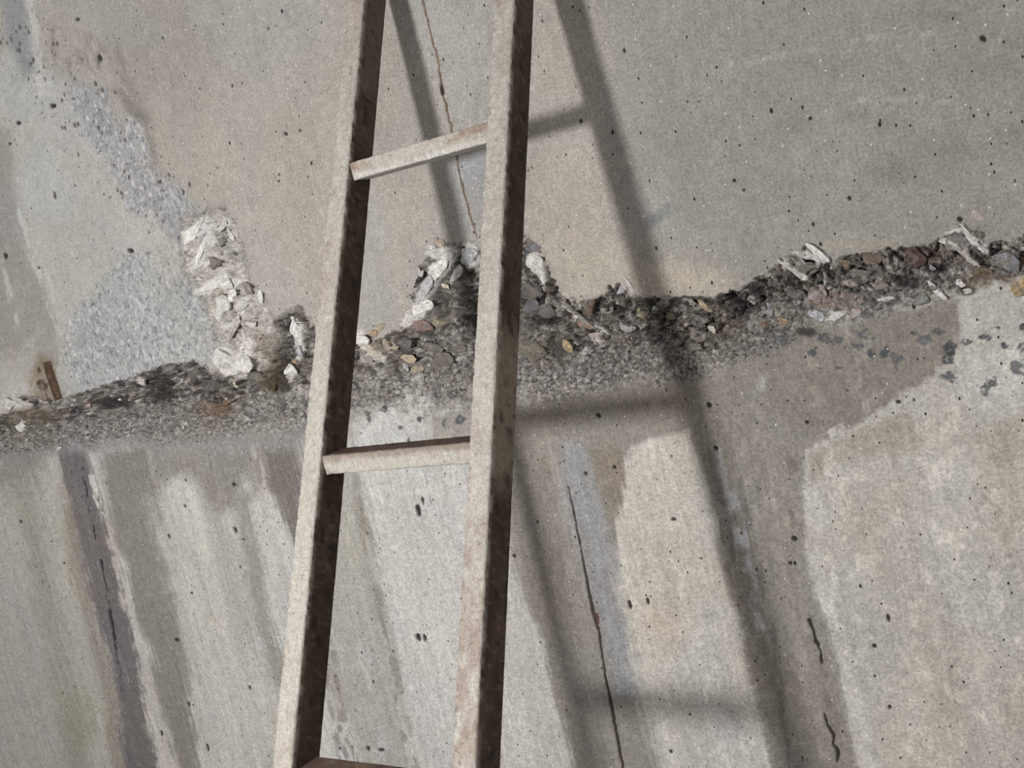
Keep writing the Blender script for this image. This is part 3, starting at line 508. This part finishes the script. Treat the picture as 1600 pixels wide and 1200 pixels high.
stones = [
 # white lumps of the left cluster
 (300, 366, 24, 8, -52, W1), (318, 390, 27, 6, -68, W1), (352, 352, 10, 5, -60, W2), (359, 368, 9, 4, 62, W1), (345, 378, 12, 8, -70, GR),
 (330, 446, 30, 7, -24, W1), (357, 440, 13, 9, 0, W1), (348, 475, 13, 10, 60, W2), (364, 462, 8, 8, 0, W1), (381, 478, 12, 7, -70, W2), (345, 468, 9, 6, -60, OC),
 (310, 412, 12, 8, -20, W2), (335, 412, 14, 9, 30, (128, 118, 110)), (390, 452, 14, 7, 50, (150, 140, 134)), (409, 464, 12, 4, 75, W1), (392, 508, 9, 7, 10, W2), (402, 526, 8, 8, 70, (184, 158, 138)),
 (367, 512, 20, 7, -58, (178, 170, 160)), (378, 540, 16, 9, -45, W1), (386, 565, 15, 12, 80, W1), (352, 560, 22, 16, 40, W2), (322, 585, 18, 10, -10, (118, 110, 103)), (300, 586, 12, 12, 0, (112, 104, 98)),
 (460, 520, 18, 9, 62, W1), (470, 545, 16, 6, 75, (170, 168, 170)), (468, 500, 16, 4, 20, W1), (456, 578, 12, 9, 80, W1), (454, 566, 7, 7, 0, OC), (366, 600, 17, 4, 42, (188, 184, 150)), (347, 617, 9, 3, 50, W1),
 (308, 612, 12, 4, 35, (170, 164, 158)), (284, 602, 14, 8, -20, (160, 146, 126)), (248, 611, 9, 5, 35, (160, 136, 104)), (222, 596, 9, 6, 20, (180, 172, 166)), (320, 600, 24, 14, 20, (96, 90, 86)),
 (134, 634, 6, 6, 0, (176, 146, 136)), (170, 629, 8, 2.5, -5, W1), (34, 665, 9, 9, 40, W1), (14, 630, 10, 12, 0, (190, 184, 176)), (34, 626, 9, 6, 30, W2), (30, 645, 18, 9, 20, (112, 90, 70)), (54, 650, 8, 7, 0, (104, 98, 94)), (100, 660, 12, 6, -50, GR), (130, 665, 20, 3, -50, (150, 144, 138)), (68, 646, 3, 4, 0, W1),
 (286, 666, 14, 3, -60, W2), (392, 640, 10, 6, 40, GR), (420, 600, 18, 14, 20, (86, 72, 48)), (352, 630, 16, 6, -20, (116, 84, 62)), (400, 588, 12, 10, 0, (104, 96, 88)),
 # between the rails
 (684, 420, 26, 12, -52, W1), (668, 450, 22, 9, -62, (190, 190, 194)), (655, 482, 26, 11, -35, W1), (704, 398, 12, 8, 30, W1), (676, 388, 8, 6, 30, W1), (690, 382, 10, 6, 30, (184, 158, 128)), (657, 424, 9, 7, -50, (190, 180, 176)), (700, 445, 14, 9, 50, (128, 120, 110)), (699, 448, 9, 4, 55, (200, 180, 150)), (716, 428, 14, 7, -70, W2), (735, 398, 13, 14, 60, (178, 180, 182)),
 (655, 512, 17, 10, 10, (140, 104, 98)), (683, 508, 11, 12, 0, (158, 146, 116)), (644, 558, 11, 6, 5, (190, 166, 128)), (650, 576, 10, 8, -30, (176, 158, 128)), (632, 574, 10, 6, 40, (182, 178, 180)), (582, 520, 7, 7, 40, (194, 152, 110)), (594, 512, 8, 7, 0, (168, 152, 122)), (605, 540, 16, 8, 40, (180, 164, 138)), (568, 530, 10, 10, 0, W1), (575, 555, 14, 9, 40, (158, 150, 142)), (640, 535, 14, 10, 0, (110, 104, 106)), (700, 500, 20, 9, -10, (112, 100, 90)), (712, 470, 16, 12, 20, (120, 112, 104)), (690, 565, 16, 12, 0, (112, 102, 92)), (718, 545, 10, 8, 0, (120, 108, 96)), (600, 585, 16, 10, -30, (140, 130, 118)), (622, 600, 20, 5, -30, (158, 150, 142)), (728, 480, 12, 8, 0, (92, 88, 86)), (672, 540, 18, 8, 20, (116, 108, 102)),
 # right of the ladder
 (836, 385, 12, 14, 60, (116, 118, 126)), (838, 412, 15, 11, 70, W2), (846, 432, 18, 4, 60, W1), (835, 450, 16, 14, 30, (92, 86, 84)), (832, 478, 14, 12, 0, (104, 104, 110)), (857, 482, 12, 12, 0, (100, 96, 94)),
 (838, 546, 22, 20, 20, (122, 112, 96)), (845, 572, 16, 12, 0, (104, 92, 78)), (912, 502, 22, 7, 36, (150, 116, 92)), (900, 486, 34, 4, 38, (146, 138, 132)), (894, 537, 14, 6, 35, (196, 160, 104)), (932, 528, 14, 9, 10, (176, 158, 152)), (926, 480, 8, 16, 15, (112, 82, 62)), (945, 484, 9, 11, 0, (146, 138, 132)), (966, 455, 13, 8, -30, (170, 170, 176)), (984, 447, 14, 4, 60, W2),
 (1004, 492, 16, 9, 10, (150, 134, 100)), (1000, 480, 8, 4, 0, W2), (1026, 482, 8, 6, 0, (168, 170, 176)), (980, 512, 14, 8, 0, (150, 148, 146)), (1046, 496, 9, 6, 0, (150, 132, 106)), (1104, 478, 12, 6, 30, (182, 156, 112)), (1040, 532, 20, 9, -50, (138, 128, 118)), (1072, 470, 22, 6, 35, (146, 140, 132)), (1020, 545, 16, 8, -40, (128, 118, 108)), (1115, 513, 7, 6, 60, (184, 170, 150)), (1090, 500, 18, 10, 20, (100, 92, 86)), (1090, 539, 16, 7, 0, (112, 104, 98)),
 (1172, 468, 12, 7, 30, (164, 162, 162)), (1200, 487, 12, 8, 20, (144, 142, 148)), (1250, 408, 22, 7, 40, (150, 146, 142)), (1280, 396, 20, 5, 38, W1), (1238, 420, 24, 5, 38, (178, 172, 168)), (1262, 418, 20, 11, 0, (122, 114, 108)), (1276, 458, 19, 14, 40, (160, 142, 142)), (1276, 492, 13, 9, 20, (172, 172, 180)), (1296, 478, 11, 15, -15, (164, 124, 88)), (1310, 492, 16, 8, -20, W2), (1330, 492, 14, 8, -15, (180, 156, 146)), (1292, 500, 10, 4, 45, (196, 188, 160)), (1222, 502, 8, 6, 0, (164, 136, 92)), (1196, 508, 8, 7, 0, (128, 88, 68)),
 (1395, 420, 15, 9, 20, (166, 160, 156)), (1430, 405, 16, 14, 45, (92, 62, 58)), (1452, 418, 8, 6, 30, (156, 156, 166)), (1466, 455, 20, 4, 42, W1), (1502, 442, 11, 5, 25, W1), (1385, 466, 15, 3, -5, W2), (1415, 458, 8, 4, 40, W2), (1515, 455, 14, 4, -10, (196, 182, 174)), (1500, 372, 20, 17, -40, (140, 138, 140)), (1518, 372, 30, 5, 48, W1), (1480, 376, 22, 6, 15, W1), (1510, 400, 24, 4, 35, (180, 170, 164)), (1575, 405, 26, 16, 50, (128, 130, 138)), (1594, 450, 12, 15, 30, (204, 164, 100)), (1597, 408, 8, 10, 0, (96, 56, 50)), (1318, 412, 16, 10, 20, (132, 110, 84)), (1345, 430, 18, 10, 0, (118, 108, 100)), (1360, 402, 20, 10, 10, (116, 96, 76)), (1365, 446, 20, 9, 10, (146, 132, 122)), (1330, 440, 12, 6, 0, (158, 146, 140)), (1440, 470, 16, 9, 0, (132, 136, 136)), (1530, 424, 18, 8, 0, (98, 74, 52)), (1245, 460, 16, 10, 20, (112, 106, 102)),
 (1526, 337, 14, 5, 40, (184, 166, 154)), (1108, 390, 6, 6, 0, (182, 174, 166)), (93, 700, 5, 3, -50, W2),
]
for n, s in enumerate(stones):
    lab = None
    c = s[5]
    if c == W1: lab = 'white plaster lump' if s[2] > 20 else 'white stone chip'
    elif c[0]-c[2] > 45: lab = 'ochre stone'
    elif c == BR: lab = 'brown stone'
    stone(*s, depth=.34, label=lab, seed=n)

# a stub of the old form board left in the face
def plank(pts_px, colour, name, label, thick=.006, Y=0.0):
    n = 14; V_ = []; (a, b, c, d) = [at(*q, Y) for q in pts_px]
    F_ = []
    for i in range(n+1):
        t = i/n; l = a+(d-a)*t; r = b+(c-b)*t
        for s in np.linspace(0, 1, 7):
            p = l+(r-l)*s; h = thick*(1-.35*abs(s-.5)*2)+.0012*math.sin(s*19+math.sin(t*5))
            V_.append(p+np.array([0, -h, 0]))
    for i in range(n):
        for j in range(6): F_.append((i*7+j, i*7+j+1, (i+1)*7+j+1, (i+1)*7+j))
    base = len(V_); rim = [i for i in range(7)]+[i*7+6 for i in range(1, n+1)]+[n*7+j for j in range(5, -1, -1)]+[i*7 for i in range(n-1, 0, -1)]
    for k in rim: V_.append(np.array([V_[k][0], .02, V_[k][2]]))
    m_ = len(rim)
    for k in range(m_): F_.append((rim[k], base+k, base+(k+1) % m_, rim[(k+1) % m_]))
    V_ = np.array(V_); g = fbm(V_[:, 0]*900, V_[:, 2]*40, 2, 3)
    col = np.asarray(colour, float)*(1+.6*g)[:, None]; col *= (1-.35*sstep(.1, .5, fbm(V_[:, 0]*500, V_[:, 2]*90, 5, 3)))[:, None]
    o = mesh_obj(name, V_, F_, M_STEEL, wall, lin(np.clip(col, 10, 230))); o['label'] = label; return o
plank([(68, 566), (79, 564), (98, 622), (86, 626)], (84, 66, 54), 'wooden_strip', 'dark brown wood strip', .004)

# ================================================================== the ladder
TH = 0.4675; ct, st = math.cos(TH), math.sin(TH); TT = st/ct
XL, WL, RW, DP, SO = -1.1128, 0.351, 0.0371, 0.0590, 0.3614
def front(x, z): return np.array([x, -(SO-z*TT), z])
lad = bpy.data.objects.new('ladder', None); scene.collection.objects.link(lad)
lad.location = (XL+WL/2, -(SO-FLOOR_Z*TT), FLOOR_Z)
lad['label'] = 'plaster-splashed steel ladder leaning against the concrete wall'; lad['category'] = 'ladder'
LO = np.array(lad.location)
def rrect(w, d, r, seg=5, n=6):
    """closed outline: u across the width 0..w, v depth 0 (front)..d; returns points and which face each belongs to"""
    pts = []
    cor = [(r, r, math.pi, 1.5*math.pi), (w-r, r, 1.5*math.pi, 2*math.pi), (w-r, d-r, 0, .5*math.pi), (r, d-r, .5*math.pi, math.pi)]
    for k, (cx, cy, a0, a1) in enumerate(cor):
        for s in range(seg+1):
            a = a0+(a1-a0)*s/seg; pts.append((cx+r*math.cos(a), cy+r*math.sin(a)))
        nx_, ny_ = cor[(k+1) % 4][:2]; b0 = nx_+r*math.cos(a1), ny_+r*math.sin(a1); a0_ = pts[-1]
        for s in range(1, n): pts.append((a0_[0]+(b0[0]-a0_[0])*s/n, a0_[1]+(b0[1]-a0_[1])*s/n))
    return np.array(pts)
def tube(name, org, ax, uu_, vv_, length, w, d, step, colour_fn, bend=None, r=.004, ends=True, dents=.0005, seed=0):
    P = rrect(w, d, r); m_ = len(P); n = int(length/step)+1; S = np.linspace(0, length, n)
    s_ = np.repeat(S, m_); pu = np.tile(P[:, 0], n); pv = np.tile(P[:, 1], n)
    V_ = org+np.outer(s_, ax)+np.outer(pu, uu_)+np.outer(pv, vv_)
    per = np.tile(np.arange(m_)/m_, n)
    nu = np.where(pu < r, -1, np.where(pu > w-r, 1, 0)); nv = np.where(pv < r, -1, np.where(pv > d-r, 1, 0))
    nn = nu[:, None]*uu_+nv[:, None]*vv_; nn = nn/np.maximum(np.linalg.norm(nn, axis=1), 1e-6)[:, None]
    # dried plaster lies thickest on the front and along its arrises
    frontness = sstep(.35*d, 0, pv)
    dis = dents*fbm(s_*70+seed*9, pu*90+pv*90, 1, 4)+frontness*.0026*np.maximum(0, fbm(s_*130+seed, pu*160+pv*200, 4, 4))
    V_ = V_+nn*dis[:, None]
    if bend: V_ = V_+bend(s_)
    col = colour_fn(s_, pu, pv, seed)
    F_ = []
    a = np.arange(n-1)[:, None]*m_+np.arange(m_)[None, :]; b = np.arange(n-1)[:, None]*m_+(np.arange(m_)[None, :]+1) % m_
    Fq = np.stack([a, a+m_, b+m_, b], -1).reshape(-1, 4).tolist()
    Fq.append(list(range(m_))); Fq.append(list(range((n-1)*m_+m_-1, (n-1)*m_-1, -1)))
    o = mesh_obj(name, V_-LO, Fq, M_STEEL, lad, lin(np.clip(col, 8, 235)))
    return o
ax_dn = np.array([0, -st, -ct]); vback = np.array([0, ct, -st]); ex = np.array([1., 0, 0])
ZTOP = 0.606
LEN = (ZTOP-FLOOR_Z)/ct-.002
def mixc(c, a, k): return c*(1-a[:, None])+np.asarray(k, float)*a[:, None]
def rail_col(seed, bare):
    def pink(z): return sstep(-.28, -.34, z)*sstep(-.66, -.58, z) if seed == 2 else .25*sstep(.2, .5, z)
    def fn(s, pu, pv, sd):
        z = ZTOP-s*ct
        n1 = fbm(s*120+sd*31, (pu+pv)*260, 1, 4, .6); n2 = fbm(s*18+sd*13, (pu+pv)*40+sd, 2, 4, .6); n3 = fbm(s*45+sd*7, (pu+pv)*120, 5, 4, .65)
        n4 = fbm(s*9+sd*3.3, (pu+pv)*12, 6, 3)
        c = np.tile(np.array((72, 60, 52), float), (len(s), 1))
        c = mixc(c, sstep(-.1, .4, n2)*.7, (96, 80, 68)); c = mixc(c, sstep(.05, .6, n3)*.7, (38, 33, 30)); c = mixc(c, sstep(.2, .5, n1)*.6, (128, 110, 96))
        for (za, zb, k_, cc) in bare:                # greyer, washed stretches of the side
            c = mixc(c, sstep(za-.03, za+.03, z+.03*n2)*sstep(zb+.03, zb-.03, z+.03*n3)*k_*(1-.6*sstep(.25, .55, n3)), cc)
        fr = sstep(.0060, .0022, pv+.0034*n1+.0030*n3-.0005)            # plaster on the front
        p = np.tile(np.array((168, 163, 155), float), (len(s), 1))
        p = mixc(p, sstep(-.1, .4, n2)*.6, (154, 144, 136)); p = mixc(p, sstep(.1, .5, n3)*.5, (182, 179, 174)); p = mixc(p, pink(z)*sstep(-.4, .3, n2+.5*n3)*.75, (146, 132, 124))
        rs = sstep(.12, .6, n4)*sstep(.0, .5, n3); p = mixc(p, rs*.75, (134, 116, 104)); p = mixc(p, sstep(.42, .7, n1)*.5, (112, 98, 88))
        ed = sstep(.006, .001, pu)*sstep(.1, .5, n1+.3*n3)*.6; p = mixc(p, ed, (108, 94, 84))
        return mixc(c, fr, 0)*1+p*fr[:, None]
    return fn
org = front(XL, ZTOP)
tube('side_rail', org, ax_dn, ex, vback, LEN, RW, DP, .0028, rail_col(1, [(.30, .60, .8, (108, 99, 90)), (.16, .30, .35, (90, 78, 68))]), seed=1)
org2 = front(XL+WL-RW, ZTOP)
tube('side_rail', org2, ax_dn, ex, vback, LEN, RW, DP, .0028, rail_col(2, [(-.30, -.10, 1.0, (132, 120, 107)), (.34, .60, .55, (94, 84, 77)), (-.06, .05, .3, (84, 66, 56))]), seed=2)
def rung_col(kind):
    def fn(s, pu, pv, sd):
        # here u runs down the front face (0 top .. h bottom), v is depth
        n1 = fbm(s*150+sd*31, (pu+pv)*260, 1, 4, .6); n2 = fbm(s*22+sd*13, (pu+pv)*40+sd, 2, 4, .6); n3 = fbm(s*60+sd*7, (pu+pv)*130, 5, 4, .65)
        p = np.tile(np.array((170, 165, 157), float), (len(s), 1))
        p = mixc(p, sstep(-.1, .5, n2)*.6, (166, 157, 147)); p = mixc(p, sstep(.15, .6, n3)*.5, (130, 116, 106))
        if kind == 1:
            g = sstep(.019, .009, pu+.006*n3+.006*n2)*sstep(-.15, .15, n2+.6*abs(s-.14)/.14-.35); p = mixc(p, g*.8, (138, 118, 108)); p = mixc(p, sstep(.2, .5, n1)*g*.6, (178, 166, 158))
            p = mixc(p, sstep(.018, .024, pu)*.6, (192, 190, 186))
        if kind == 2: p = mixc(p, sstep(.012, .002, pu+.006*n3+.006*n2)*.7, (122, 108, 98)); p = mixc(p, sstep(.25, .32, s)*.5, (158, 138, 128))
        rust = sstep(.0055, .003, pu+.0015*n1)*sstep(.003, .006, pv+.002*n1)      # top face
        c = np.tile(np.array((96, 80, 70), float), (len(s), 1)); c = mixc(c, sstep(0, .5, n3)*.6, (58, 48, 42)); c = mixc(c, sstep(.2, .6, n2)*.5, (132, 112, 98))
        return p*(1-rust[:, None])+c*rust[:, None]
    return fn
RH, RD = 0.0290, 0.050
for k, z in enumerate((0.545, 0.1778, -0.2618, -0.667, -1.08, -1.5)):
    o_ = front(XL+RW-.0045, z+RH/2)+np.array([0, .0035, 0])
    kind = {1: 1, 2: 2}.get(k, 0)
    tube('rung', o_, ex, np.array([0, 0, -1.]), np.array([0, 1., 0]), WL-2*RW+.009, RH, RD, .0022, rung_col(kind), r=.003, dents=.0006, seed=20+k)
